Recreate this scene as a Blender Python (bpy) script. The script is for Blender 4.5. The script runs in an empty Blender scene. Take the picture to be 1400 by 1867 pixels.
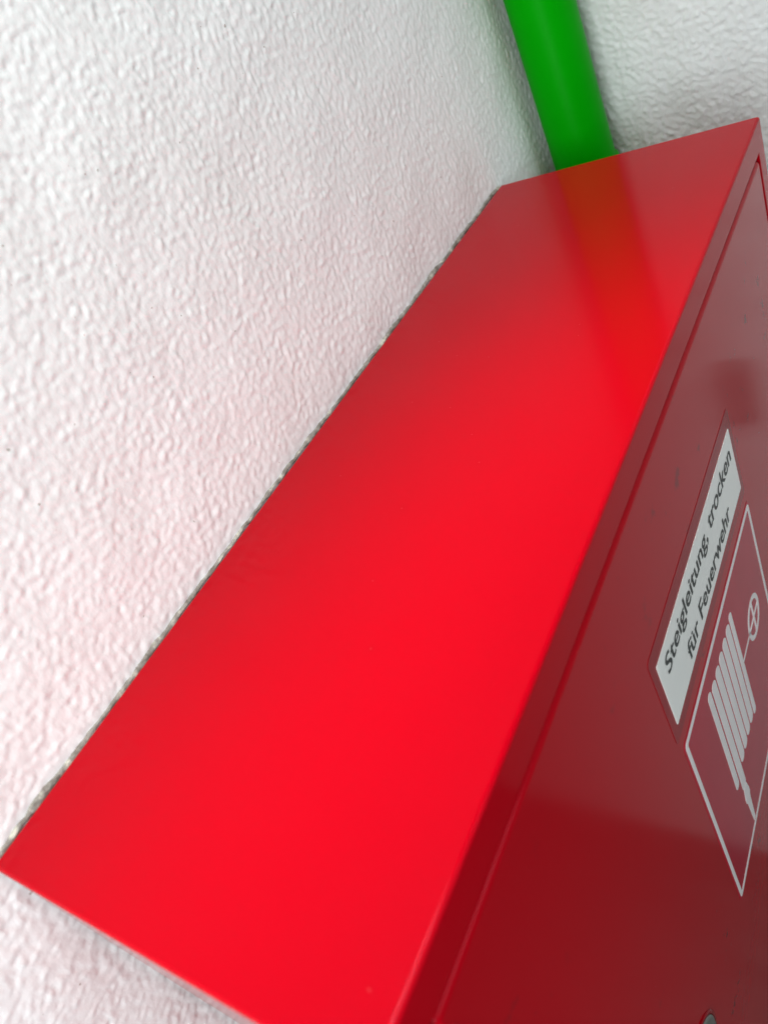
import bpy, bmesh, math
import numpy as np
from mathutils import Matrix, Vector

scene = bpy.context.scene
col = scene.collection

# ------------------------------------------------------------------ camera
cam_d = bpy.data.cameras.new('camera')
cam = bpy.data.objects.new('camera', cam_d)
col.objects.link(cam)
RX = Vector((0.43679071, -0.79525740, -0.42045158))
RY = Vector((-0.70775547, -0.01531535, -0.70629147))
RZ = Vector((0.55524415, 0.60607846, -0.56953738))
M = Matrix.Identity(4)
for i in range(3):
    M[i][0] = RX[i]
    M[i][1] = -RY[i]
    M[i][2] = -RZ[i]
M[0][3], M[1][3], M[2][3] = -0.0066366, -0.4017313, 0.2706886
cam.matrix_world = M
cam_d.sensor_fit = 'VERTICAL'
cam_d.sensor_height = 24.0
cam_d.lens = 24.0 * 1422.47 / 1867.0
cam_d.clip_start = 0.01
cam_d.clip_end = 200
cam_d.dof.use_dof = True
cam_d.dof.focus_distance = 0.58
cam_d.dof.aperture_fstop = 4.4
scene.camera = cam

# ------------------------------------------------------------------ light
world = bpy.data.worlds.new('World')
scene.world = world
world.use_nodes = True
bg = world.node_tree.nodes['Background']
bg.inputs['Color'].default_value = (0.86, 0.95, 1.0, 1)
bg.inputs['Strength'].default_value = 0.24


def area(name, loc, target, sx, sy, power, color, spread=180.0):
    l = bpy.data.lights.new(name, 'AREA')
    l.shape = 'RECTANGLE'
    l.size, l.size_y = sx, sy
    l.energy = power
    l.spread = math.radians(spread)
    l.color = color
    o = bpy.data.objects.new(name, l)
    col.objects.link(o)
    o.location = loc
    o.rotation_euler = (Vector(target) - Vector(loc)).to_track_quat('-Z', 'Y').to_euler()
    return o


# the lamp over the niche, close to the wall and to the left of the cabinet
area('ceiling_lamp', (0.12, -0.20, 0.80), (0.16, -0.16, 0.0), 0.30, 0.10, 4.5, (1.0, 0.985, 0.96))
spot = area('added_top_beam', (0.22, -0.19, 0.82), (0.22, -0.19, 0.0), 0.56, 0.06, 0.34, (1.0, 0.985, 0.96), 28.0)  # extra narrow beam, added for the bright band along the cabinet top
spot.rotation_euler = (0.0, 0.0, math.radians(-12.0))
# the open side on the left, soft daylight
area('open_side_light', (-0.75, -0.46, 0.22), (0.1, 0.0, -0.02), 0.5, 0.6, 11.6, (0.90, 0.97, 1.0))

# added lamp far out in front, brightens wall, label and door-edge highlight
area('added_front_light', (0.5, -3.2, 1.7), (0.3, 0.0, 0.0), 1.7, 1.0, 28.0, (0.92, 0.97, 1.0))

vs = scene.view_settings
vs.view_transform = 'Standard'
vs.look = 'None'
vs.exposure = -0.15
vs.gamma = 1.0
vs.use_curve_mapping = False

# ------------------------------------------------------------------ sizes (metres)
W = 0.7315          # cabinet width
D = 0.25            # cabinet depth
H = 0.92            # cabinet height
S = 0.0237          # width of the frame round the door
XR = 0.915          # plane of the return wall
ZF = -1.90          # floor


# ------------------------------------------------------------------ materials
def mat(name):
    m = bpy.data.materials.new(name)
    m.use_nodes = True
    nt = m.node_tree
    return m, nt, nt.nodes['Principled BSDF']


def N(nt, typ, **kw):
    n = nt.nodes.new(typ)
    for k, v in kw.items():
        setattr(n, k, v)
    return n


def noise(nt, vec, scale, detail=3.0, rough=0.5):
    n = N(nt, 'ShaderNodeTexNoise')
    n.inputs['Scale'].default_value = scale
    n.inputs['Detail'].default_value = detail
    n.inputs['Roughness'].default_value = rough
    if vec is not None:
        nt.links.new(vec, n.inputs['Vector'])
    return n


def ramp(nt, fac, stops):
    r = N(nt, 'ShaderNodeValToRGB')
    e = r.color_ramp.elements
    while len(e) > 1:
        e.remove(e[0])
    e[0].position = stops[0][0]
    e[0].color = stops[0][1]
    for p, c in stops[1:]:
        k = e.new(p)
        k.color = c
    nt.links.new(fac, r.inputs['Fac'])
    return r


def mix(nt, fac, a, b):
    m = N(nt, 'ShaderNodeMix', data_type='RGBA')
    if isinstance(fac, float):
        m.inputs[0].default_value = fac
    else:
        nt.links.new(fac, m.inputs[0])
    for s, v in ((6, a), (7, b)):
        if isinstance(v, tuple):
            m.inputs[s].default_value = v
        else:
            nt.links.new(v, m.inputs[s])
    return m.outputs[2]


def bump(nt, p, height, strength, dist):
    b = N(nt, 'ShaderNodeBump')
    b.inputs['Strength'].default_value = strength
    b.inputs['Distance'].default_value = dist
    nt.links.new(height, b.inputs['Height'])
    nt.links.new(b.outputs['Normal'], p.inputs['Normal'])


def objvec(nt):
    return N(nt, 'ShaderNodeTexCoord').outputs['Object']


def plaster_material():
    m, nt, p = mat('white_roughcast_plaster')
    v = objvec(nt)
    a = noise(nt, v, 7.0, 3.0)
    c = ramp(nt, a.outputs['Fac'], [(0.35, (0.79, 0.815, 0.80, 1)), (0.65, (0.82, 0.85, 0.84, 1))])
    # tiny dark specks of dirt caught in the grain
    d = noise(nt, v, 260.0, 1.0)
    dm = ramp(nt, d.outputs['Fac'], [(0.775, (0, 0, 0, 1)), (0.82, (1, 1, 1, 1))])
    out = mix(nt, dm.outputs['Color'], c.outputs['Color'], (0.42, 0.40, 0.36, 1))
    nt.links.new(out, p.inputs['Base Color'])
    p.inputs['Roughness'].default_value = 0.85
    p.inputs['Specular IOR Level'].default_value = 0.25
    f = noise(nt, v, 420.0, 3.0, 0.6)
    bump(nt, p, f.outputs['Fac'], 0.18, 0.0012)
    return m


def red_paint(name, scuffs=False, rough=0.2, spec=0.5, tint=(1, 1, 1, 1), ior=1.5):
    m, nt, p = mat(name)
    v = objvec(nt)
    base = (0.43, 0.0002, 0.0062, 1)
    a = noise(nt, v, 5.0, 2.0)
    c = ramp(nt, a.outputs['Fac'], [(0.3, (0.415, 0.0002, 0.0062, 1)), (0.7, base)])
    out = c.outputs['Color']
    # dust grains in the lacquer
    d = noise(nt, v, 300.0, 0.0)
    dm = ramp(nt, d.outputs['Fac'], [(0.91, (0, 0, 0, 1)), (0.93, (0.4, 0.4, 0.4, 1))])
    out = mix(nt, dm.outputs['Color'], out, (0.62, 0.20, 0.20, 1))
    if scuffs:
        s = noise(nt, v, 38.0, 5.0, 0.7)
        sm = ramp(nt, s.outputs['Fac'], [(0.62, (0, 0, 0, 1)), (0.68, (0.8, 0.8, 0.8, 1))])
        g = noise(nt, v, 4.3, 1.0)
        gm = ramp(nt, g.outputs['Fac'], [(0.48, (0, 0, 0, 1)), (0.6, (1, 1, 1, 1))])
        mu = N(nt, 'ShaderNodeMath', operation='MULTIPLY')
        nt.links.new(sm.outputs['Color'], mu.inputs[0])
        nt.links.new(gm.outputs['Color'], mu.inputs[1])
        out = mix(nt, mu.outputs[0], out, (0.13, 0.010, 0.013, 1))
    nt.links.new(out, p.inputs['Base Color'])
    r = noise(nt, v, 14.0, 4.0, 0.6)
    rr = N(nt, 'ShaderNodeMapRange')
    nt.links.new(r.outputs['Fac'], rr.inputs['Value'])
    rr.inputs['To Min'].default_value = rough * 0.8
    rr.inputs['To Max'].default_value = rough * 1.25
    nt.links.new(rr.outputs['Result'], p.inputs['Roughness'])
    p.inputs['Specular IOR Level'].default_value = spec
    p.inputs['Specular Tint'].default_value = tint
    p.inputs['IOR'].default_value = ior
    o = noise(nt, v, 110.0, 2.0)
    bump(nt, p, o.outputs['Fac'], 0.05, 0.0006)
    return m


def plain(name, color, rough=0.4, metallic=0.0, var=0.08, scale=30.0, bmp=0.0, spec=0.5, tint=(1, 1, 1, 1)):
    m, nt, p = mat(name)
    v = objvec(nt)
    a = noise(nt, v, scale, 3.0)
    lo = tuple(max(0.0, c * (1 - var)) for c in color) + (1,)
    hi = tuple(min(1.0, c * (1 + var)) for c in color) + (1,)
    c = ramp(nt, a.outputs['Fac'], [(0.3, lo), (0.7, hi)])
    nt.links.new(c.outputs['Color'], p.inputs['Base Color'])
    p.inputs['Roughness'].default_value = rough
    p.inputs['Metallic'].default_value = metallic
    p.inputs['Specular Tint'].default_value = tint
    p.inputs['Specular IOR Level'].default_value = spec
    if bmp:
        b = noise(nt, v, scale * 6, 3.0)
        bump(nt, p, b.outputs['Fac'], bmp, 0.002)
    return m


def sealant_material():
    """joint filler: dark grey-brown painted in for the shaded gap, with pale crumbs of plaster"""
    m, nt, p = mat('gap_shade_filler')
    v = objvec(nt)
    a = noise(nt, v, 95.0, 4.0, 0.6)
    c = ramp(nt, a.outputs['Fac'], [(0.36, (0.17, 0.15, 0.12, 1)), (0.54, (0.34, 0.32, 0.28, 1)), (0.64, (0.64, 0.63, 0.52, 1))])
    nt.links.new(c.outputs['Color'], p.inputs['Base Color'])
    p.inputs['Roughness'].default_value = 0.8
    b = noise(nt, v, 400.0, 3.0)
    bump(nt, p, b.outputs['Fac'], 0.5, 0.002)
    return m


M_PLASTER = plaster_material()
M_RED = red_paint('red_lacquer', False, 0.09, 0.4, (1, 0.45, 0.62, 1), 1.21)
M_DOOR = red_paint('red_door_lacquer', True, 0.13, 0.9, (1, 0.5, 0.62, 1), 1.19)
M_BACKING = plain('dark_red_film', (0.30, 0.0006, 0.006), 0.16, spec=0.25, tint=(0.55, 0.22, 0.28, 1))
M_VINYL = plain('red_vinyl', (0.44, 0.0006, 0.022), 0.2, var=0.04, spec=0.3, tint=(0.66, 0.26, 0.36, 1))
M_LABEL = plain('white_label_film', (0.90, 0.90, 0.86), 0.3, var=0.03, scale=14)
M_PRINT = plain('white_print', (0.84, 0.79, 0.78), 0.32, var=0.04)
M_INK = plain('black_print', (0.032, 0.036, 0.033), 0.45, var=0.2, scale=60)
M_GREEN = plain('green_pipe_paint', (0.0, 0.31, 0.0003), 0.42, var=0.06, scale=9, spec=0.1, tint=(0.35, 0.6, 0.4, 1))
M_STEEL = plain('dull_lock_metal', (0.30, 0.30, 0.27), 0.45, metallic=0.7, var=0.15)
M_DARK = plain('dark_rubber', (0.02, 0.012, 0.012), 0.6)
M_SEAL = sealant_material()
M_FLOOR = plain('dark_paving', (0.15, 0.142, 0.135), 0.6, var=0.3, scale=20, bmp=0.3)
M_BOX = plain('dark_grey_plastic', (0.34, 0.33, 0.32), 0.5)


# ------------------------------------------------------------------ helpers
def link(name, me, material=None, parent=None):
    o = bpy.data.objects.new(name, me)
    col.objects.link(o)
    if material is not None:
        me.materials.append(material)
    if parent is not None:
        o.parent = parent
    return o


def from_bm(name, bm, material, parent=None, smooth=False):
    me = bpy.data.meshes.new(name)
    bmesh.ops.recalc_face_normals(bm, faces=bm.faces)
    bm.to_mesh(me)
    bm.free()
    if smooth:
        for f in me.polygons:
            f.use_smooth = True
    return link(name, me, material, parent)


def empty(name, loc):
    o = bpy.data.objects.new(name, None)
    col.objects.link(o)
    o.location = loc
    o.empty_display_size = 0.05
    return o


def tag(o, label=None, cat=None, kind=None):
    if label:
        o['label'] = label
    if cat:
        o['category'] = cat
    if kind:
        o['kind'] = kind


def bevel(o, w, seg=3, angle=30):
    b = o.modifiers.new('bevel', 'BEVEL')
    b.width = w
    b.segments = seg
    b.limit_method = 'ANGLE'
    b.angle_limit = math.radians(angle)
    b.harden_normals = False
    for f in o.data.polygons:
        f.use_smooth = True
    wn = o.modifiers.new('normals', 'WEIGHTED_NORMAL')
    wn.keep_sharp = False
    return o


def poly_prism(bm, pts, y_front, y_back):
    """prism with outline pts (x, z), between two depths"""
    a = [bm.verts.new((x, y_front, z)) for x, z in pts]
    b = [bm.verts.new((x, y_back, z)) for x, z in pts]
    bm.faces.new(a)
    bm.faces.new(list(reversed(b)))
    n = len(pts)
    for i in range(n):
        bm.faces.new((a[i], b[i], b[(i + 1) % n], a[(i + 1) % n]))


def round_rect(x0, x1, z0, z1, r, n=6):
    pts = []
    for cx, cz, a0 in ((x1 - r, z1 - r, 0), (x0 + r, z1 - r, 90), (x0 + r, z0 + r, 180), (x1 - r, z0 + r, 270)):
        for i in range(n + 1):
            a = math.radians(a0 + 90 * i / n)
            pts.append((cx + r * math.cos(a), cz + r * math.sin(a)))
    return pts


def ring_prism(bm, outer, inner, y_front, y_back):
    n = len(outer)
    of = [bm.verts.new((x, y_front, z)) for x, z in outer]
    inf = [bm.verts.new((x, y_front, z)) for x, z in inner]
    ob = [bm.verts.new((x, y_back, z)) for x, z in outer]
    inb = [bm.verts.new((x, y_back, z)) for x, z in inner]
    for i in range(n):
        j = (i + 1) % n
        bm.faces.new((of[i], of[j], inf[j], inf[i]))
        bm.faces.new((ob[j], ob[i], inb[i], inb[j]))
        bm.faces.new((of[j], of[i], ob[i], ob[j]))
        bm.faces.new((inf[i], inf[j], inb[j], inb[i]))


def lathe(bm, prof, centre, axis='y', n=48):
    """profile of (radius, along-axis) pairs turned about an axis through centre"""
    rings = []
    cx, cy, cz = centre
    for r, t in prof:
        ring = []
        for i in range(n):
            a = 2 * math.pi * i / n
            if axis == 'y':
                co = (cx + r * math.cos(a), cy + t, cz + r * math.sin(a))
            else:
                co = (cx + r * math.cos(a), cy + r * math.sin(a), cz + t)
            ring.append(bm.verts.new(co))
        rings.append(ring)
    for k in range(len(rings) - 1):
        for i in range(n):
            j = (i + 1) % n
            bm.faces.new((rings[k][i], rings[k][j], rings[k + 1][j], rings[k + 1][i]))
    bm.faces.new(rings[0])
    bm.faces.new(rings[-1])


# ------------------------------------------------------------------ plaster relief
TILE = 1024
STEP = 0.002


def band(seed, wavelength, width, aniso=1.0):
    rng = np.random.default_rng(seed)
    f = np.fft.fft2(rng.standard_normal((TILE, TILE)))
    ky = np.fft.fftfreq(TILE, STEP)[:, None]
    kx = np.fft.fftfreq(TILE, STEP)[None, :]
    k = np.sqrt((kx * aniso) ** 2 + ky ** 2) + 1e-9
    g = np.exp(-(np.log(k * wavelength) / width) ** 2)
    g[0, 0] = 0
    n = np.real(np.fft.ifft2(f * g))
    return n / n.std()


def relief_tile():
    a = band(3, 0.0092, 0.62, 1.08)
    b = band(4, 0.017, 0.6)
    c = band(5, 0.0052, 0.5)
    g = band(7, 0.0066, 0.5)
    w = band(8, 0.045, 0.5)
    e = band(6, 0.11, 0.5)
    grains = 1.0 / (1.0 + np.exp(-6.0 * (g - 0.62)))      # separate proud grains
    pits = 1.0 / (1.0 + np.exp(-5.0 * (-a - 1.15)))       # small pits between them
    h = 0.40 * np.tanh(0.8 * a) + 0.24 * b + 0.95 * grains - 0.6 * pits
    h = h * (0.85 + 0.15 * np.tanh(w)) + 0.13 * c
    return 0.00058 * h + 0.0003 * e


RELIEF = relief_tile()


def relief(u, v):
    x = (u * 1.18 / STEP) % TILE
    y = (v * 1.18 / STEP) % TILE
    i = np.floor(x).astype(int)
    j = np.floor(y).astype(int)
    fx = x - i
    fy = y - j
    i1 = (i + 1) % TILE
    j1 = (j + 1) % TILE
    i %= TILE
    j %= TILE
    return (RELIEF[j, i] * (1 - fx) * (1 - fy) + RELIEF[j, i1] * fx * (1 - fy)
            + RELIEF[j1, i] * (1 - fx) * fy + RELIEF[j1, i1] * fx * fy)


def axis_pts(lo, d0, d1, hi, step):
    mid = list(np.arange(d0, d1 + 1e-9, step))
    out = []
    x, s = d0, step
    while x > lo:
        s *= 1.25
        x -= s
        out.append(max(x, lo))
    out.reverse()
    x, s = mid[-1], step
    up = []
    while x < hi - 1e-9:
        s *= 1.25
        x += s
        up.append(min(x, hi))
    return np.array(out + mid + up)


def wall_mesh(name, us, vs_, place):
    U, V = np.meshgrid(us, vs_)
    nu, nv = len(us), len(vs_)
    co = place(U, V).reshape(-1, 3)
    idx = np.arange(nu * nv).reshape(nv, nu)
    q = np.stack([idx[:-1, :-1], idx[:-1, 1:], idx[1:, 1:], idx[1:, :-1]], -1).reshape(-1, 4)
    me = bpy.data.meshes.new(name)
    me.vertices.add(len(co))
    me.vertices.foreach_set('co', co.astype(np.float32).ravel())
    me.loops.add(q.size)
    me.loops.foreach_set('vertex_index', q.astype(np.int32).ravel())
    me.polygons.add(len(q))
    me.polygons.foreach_set('loop_start', np.arange(0, q.size, 4, dtype=np.int32))
    me.polygons.foreach_set('use_smooth', np.ones(len(q), dtype=bool))
    me.update(calc_edges=True)
    return me


# ------------------------------------------------------------------ setting
bm = bmesh.new()
vs4 = [bm.verts.new(c) for c in ((-6, -6, ZF), (XR + 0.2, -6, ZF), (XR + 0.2, 0.2, ZF), (-6, 0.2, ZF))]
bm.faces.new(vs4)
floor = from_bm('floor', bm, M_FLOOR)
tag(floor, kind='structure')

us = axis_pts(-1.6, -0.22, XR, XR + 0.001, 0.0015)
vz = axis_pts(ZF, -0.56, 0.46, 1.9, 0.0015)
back = link('plastered_wall', wall_mesh('plastered_wall', us, vz,
            lambda u, v: np.stack([u, relief(u, v) - 0.0008, v], -1)), M_PLASTER)
tag(back, 'white roughcast plaster wall that the red cabinet is mounted on', 'wall')

us = axis_pts(-2.2, -0.50, 0.0, 0.001, 0.0018)
vz2 = axis_pts(ZF, -0.40, 0.25, 1.9, 0.0018)
ret = link('plastered_wall', wall_mesh('plastered_return_wall', us, vz2,
           lambda u, v: np.stack([XR + 2.1 * relief(u + 0.61, v + 0.83), u, v], -1)), M_PLASTER)
tag(ret, 'white roughcast plaster wall at the corner, behind the right side of the green pipe', 'wall')

# ------------------------------------------------------------------ cabinet
cab = empty('fire_cabinet', (W / 2, 0, -H))
tag(cab, 'red metal dry riser cabinet with white label, mounted on the white plaster wall', 'cabinet')
cab_inv = Matrix.Translation((-W / 2, 0, H))


def under(o, parent):
    """parent while keeping the world-space coordinates of the mesh"""
    if parent is cab:
        o.data.transform(cab_inv)
    else:
        o.data.transform(cab_inv)
    o.parent = parent
    return o


# body: outer box, frame round the opening, opening 22 mm deep closed at the back
bm = bmesh.new()
BY = -0.0042
X0 = -0.0012
ob = [bm.verts.new(c) for c in ((X0, BY, 0), (W, BY, 0), (W, BY, -H), (X0, BY, -H))]
of = [bm.verts.new(c) for c in ((X0, -D, 0), (W, -D, 0), (W, -D, -H), (X0, -D, -H))]
inn = [bm.verts.new(c) for c in ((S, -D, -S), (W - S, -D, -S), (W - S, -D, -H + S), (S, -D, -H + S))]
ind = [bm.verts.new((v.co.x, -D + 0.022, v.co.z)) for v in inn]
bm.faces.new(ob)
bm.faces.new(ind)
for i in range(4):
    j = (i + 1) % 4
    bm.faces.new((ob[i], ob[j], of[j], of[i]))
    bm.faces.new((of[i], of[j], inn[j], inn[i]))
    bm.faces.new((inn[i], inn[j], ind[j], ind[i]))
body = from_bm('body', bm, M_RED)
bevel(body, 0.0024, 4)
under(body, cab)

# door: a flush lacquered panel with rounded edges and small corner radii
G = 0.0022
bm = bmesh.new()
poly_prism(bm, round_rect(S + G, W - S - G, -H + S + G, -S - G, 0.004, 5), -D, -D + 0.018)
door = from_bm('door', bm, M_DOOR)
bevel(door, 0.0036, 5, 60)
under(door, cab)

# lock in the door (only its upper rim is in the frame)
LX, LZ = 0.1566 - 0.955 * 0.034, -0.415 - 0.296 * 0.034
bm = bmesh.new()
lathe(bm, [(0.0352, 0.002), (0.0352, -0.0006), (0.0345, -0.0012), (0.0330, -0.0012), (0.0325, -0.0006), (0.0325, 0.002)], (LX, -D, LZ))
lock = from_bm('lock', bm, M_BACKING, smooth=False)
under(lock, cab)
bm = bmesh.new()
lathe(bm, [(0.032, 0.001), (0.032, -0.0012), (0.0305, -0.0022), (0.012, -0.0022), (0.011, -0.001)], (LX, -D, LZ))
lp = from_bm('lock_plate', bm, M_STEEL)
under(lp, lock)
bm = bmesh.new()
poly_prism(bm, [(LX - 0.004, LZ - 0.004), (LX + 0.004, LZ - 0.004), (LX + 0.004, LZ + 0.004), (LX - 0.004, LZ + 0.004)], -D - 0.004, -D)
ks = from_bm('square_key', bm, M_STEEL)
under(ks, lock)

# label with its dark red backing film
bm = bmesh.new()
poly_prism(bm, round_rect(0.2475, 0.4845, -0.2005, -0.1135, 0.004), -D - 0.0003, -D + 0.0005)
film = from_bm('label_backing', bm, M_BACKING)
under(film, cab)
bm = bmesh.new()
poly_prism(bm, round_rect(0.2560, 0.4763, -0.1888, -0.1273, 0.0012, 3), -D - 0.0007, -D)
label = from_bm('label_plate', bm, M_LABEL)
under(label, cab)


def text_mesh(name, s, x0, x1, z_base, cap, y, parent):
    cu = bpy.data.curves.new(name, 'FONT')
    cu.body = s
    cu.size = 1.0
    cu.extrude = 0.0
    cu.offset = 0.006
    cu.resolution_u = 4
    t = bpy.data.objects.new(name, cu)
    col.objects.link(t)
    bpy.context.view_layer.update()
    me = bpy.data.meshes.new_from_object(t.evaluated_get(bpy.context.evaluated_depsgraph_get()))
    bpy.data.objects.remove(t)
    bpy.data.curves.remove(cu)
    n = len(me.vertices)
    co = np.empty(n * 3, np.float32)
    me.vertices.foreach_get('co', co)
    co = co.reshape(-1, 3)
    capline = CAP
    sx = (x1 - x0) / (co[:, 0].max() - co[:, 0].min())
    out = np.stack([x0 + (co[:, 0] - co[:, 0].min()) * sx, np.full(n, y), z_base + co[:, 1] * cap / capline], -1)
    me.vertices.foreach_set('co', out.astype(np.float32).ravel())
    b = bmesh.new()                      # second strike a hair to the right: a bolder cut of the letters
    b.from_mesh(me)
    first = list(b.verts)
    b.from_mesh(me)
    for v in list(b.verts)[len(first):]:
        v.co.x += 0.00042
        v.co.y -= 0.00003
    b.to_mesh(me)
    b.free()
    me.name = name
    o = link(name, me, M_INK)
    under(o, parent)
    return o


CAP = 0.73
text_mesh('lettering', 'Steigleitung, trocken', 0.2672, 0.4672, -0.1502, 0.0158, -D - 0.0009, label)
text_mesh('lettering', 'f\u00fcr Feuerwehr', 0.3008, 0.4372, -0.1813, 0.0158, -D - 0.0009, label)

# pictogram sign: red vinyl with white border, hose, nozzle and hand wheel
PX0, PX1, PZ1, PZ0 = 0.2551, 0.4852, -0.2140, -0.4478
bm = bmesh.new()
poly_prism(bm, round_rect(PX0 - 0.002, PX1 + 0.002, PZ0 - 0.002, PZ1 + 0.002, 0.005), -D - 0.0003, -D + 0.0005)
sign = from_bm('pictogram_sign', bm, M_VINYL)
under(sign, cab)
YP = -D - 0.0005
t = 0.0044
bm = bmesh.new()
ring_prism(bm, round_rect(PX0, PX1, PZ0, PZ1, 0.0045), round_rect(PX0 + t, PX1 - t, PZ0 + t, PZ1 - t, 0.002), YP, YP + 0.0004)
under(from_bm('border_line', bm, M_PRINT), sign)
# the laid hose: seven upright lengths, the sixth ends in the nozzle
xs = [0.3862, 0.3747, 0.3618, 0.3489, 0.3361, 0.3232, 0.3112]
hw = [0.0038, 0.0053, 0.0053, 0.0053, 0.0053, 0.0053, 0.0041]
top = [-0.2372, -0.2385, -0.2385, -0.2385, -0.2385, -0.2385, -0.2355]
bot = [-0.3705, -0.3660, -0.3645, -0.3645, -0.3640, -0.3870, -0.3665]
for x, h, z1, z0 in zip(xs, hw, top, bot):
    bm = bmesh.new()
    poly_prism(bm, round_rect(x - h, x + h, z0, z1, h * 0.96, 5), YP, YP + 0.0004)
    under(from_bm('hose_length', bm, M_PRINT), sign)
bm = bmesh.new()
nx = xs[5]
poly_prism(bm, [(nx - 0.0042, -0.3862), (nx + 0.0042, -0.3862), (nx + 0.0066, -0.3975), (nx + 0.0066, -0.4035),
                (nx + 0.0045, -0.4075), (nx + 0.0022, -0.4405), (nx - 0.0022, -0.4405), (nx - 0.0045, -0.4075),
                (nx - 0.0066, -0.4035), (nx - 0.0066, -0.3975)], YP - 0.0001, YP + 0.0004)
under(from_bm('nozzle', bm, M_PRINT), sign)
bm = bmesh.new()
poly_prism(bm, [(0.3898, -0.3046), (0.4215, -0.3046), (0.4215, -0.3020), (0.3898, -0.3020)], YP, YP + 0.0004)
under(from_bm('hose_inlet', bm, M_PRINT), sign)
wx, wz, wr = 0.4367, -0.3031, 0.0205
circ = [(math.cos(2 * math.pi * i / 40), math.sin(2 * math.pi * i / 40)) for i in range(40)]
bm = bmesh.new()
ring_prism(bm, [(wx + wr * a, wz + wr * b) for a, b in circ], [(wx + (wr - 0.0046) * a, wz + (wr - 0.0046) * b) for a, b in circ], YP, YP + 0.0004)
k = 0.0016
q = wr - 0.004
poly_prism(bm, [(wx - q, wz - k), (wx + q, wz - k), (wx + q, wz + k), (wx - q, wz + k)], YP - 0.0001, YP + 0.0004)
poly_prism(bm, [(wx - k, wz - q), (wx + k, wz - q), (wx + k, wz + q), (wx - k, wz + q)], YP - 0.0002, YP + 0.0004)
under(from_bm('hand_wheel', bm, M_PRINT), sign)

# ------------------------------------------------------------------ sealant along the joint of cabinet top and wall, dark tone paints the gap's shade
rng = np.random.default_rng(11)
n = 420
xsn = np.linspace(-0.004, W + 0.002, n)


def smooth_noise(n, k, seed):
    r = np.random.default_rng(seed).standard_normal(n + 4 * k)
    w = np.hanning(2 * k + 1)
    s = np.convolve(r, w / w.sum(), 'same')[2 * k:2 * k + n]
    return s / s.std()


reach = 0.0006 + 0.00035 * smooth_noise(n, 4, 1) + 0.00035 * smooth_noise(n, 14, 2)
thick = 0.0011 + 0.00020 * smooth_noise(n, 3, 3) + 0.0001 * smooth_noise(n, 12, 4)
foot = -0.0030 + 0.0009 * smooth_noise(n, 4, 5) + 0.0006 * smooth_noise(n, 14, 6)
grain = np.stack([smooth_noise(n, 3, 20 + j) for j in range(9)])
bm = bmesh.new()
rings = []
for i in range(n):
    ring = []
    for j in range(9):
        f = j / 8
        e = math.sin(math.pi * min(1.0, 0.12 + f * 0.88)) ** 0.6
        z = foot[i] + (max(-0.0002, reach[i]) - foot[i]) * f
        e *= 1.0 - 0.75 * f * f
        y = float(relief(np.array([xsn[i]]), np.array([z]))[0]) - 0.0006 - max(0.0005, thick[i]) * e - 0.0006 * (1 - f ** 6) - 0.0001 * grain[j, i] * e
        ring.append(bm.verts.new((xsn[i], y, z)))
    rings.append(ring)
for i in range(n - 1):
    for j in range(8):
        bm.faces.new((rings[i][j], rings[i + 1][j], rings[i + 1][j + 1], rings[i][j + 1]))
seal = from_bm('sealant_gap_shade', bm, M_SEAL, back, smooth=True)

# ------------------------------------------------------------------ green pipe in the corner
PDIST = 0.935
ang = math.radians(22.48)
px, py = -0.00664 + PDIST * math.cos(ang), -0.40173 + PDIST * math.sin(ang)
pr = PDIST * math.sin(math.radians(2.03))
pipe = empty('green_pipe', (px, py, ZF))
tag(pipe, 'bright green painted upright pipe in the wall corner behind the red cabinet', 'pipe')
bm = bmesh.new()
lathe(bm, [(pr, 0.0), (pr, 3.5)], (0, 0, 0), 'z', 64)
o = from_bm('pipe_length', bm, M_GREEN, pipe)
for f in o.data.polygons:
    f.use_smooth = len(f.vertices) == 4
bm = bmesh.new()
zc = -0.062 - ZF
lathe(bm, [(pr, -0.014), (pr + 0.0028, -0.013), (pr + 0.0028, 0.013), (pr, 0.014)], (0, 0, zc), 'z', 64)
clip = from_bm('pipe_clip', bm, M_GREEN, pipe)
bevel(clip, 0.0008, 2)

# ------------------------------------------------------------------ box on the return wall, mirrored in the door
box = empty('junction_box', (XR - 0.001, -0.366, -0.42))
tag(box, 'small dark box on the corner wall, seen only mirrored in the red door', 'box')
bm = bmesh.new()
bmesh.ops.create_cube(bm, size=1.0, matrix=Matrix.Translation((-0.009, 0, 0)) @ Matrix.Diagonal((0.022, 0.042, 0.10, 1)))
b = from_bm('housing', bm, M_BOX, box)
bevel(b, 0.004, 3)
bm = bmesh.new()
bmesh.ops.create_cube(bm, size=1.0, matrix=Matrix.Translation((-0.0215, 0, 0)) @ Matrix.Diagonal((0.005, 0.034, 0.09, 1)))
b = from_bm('lid', bm, M_BOX, box)
bevel(b, 0.002, 3)
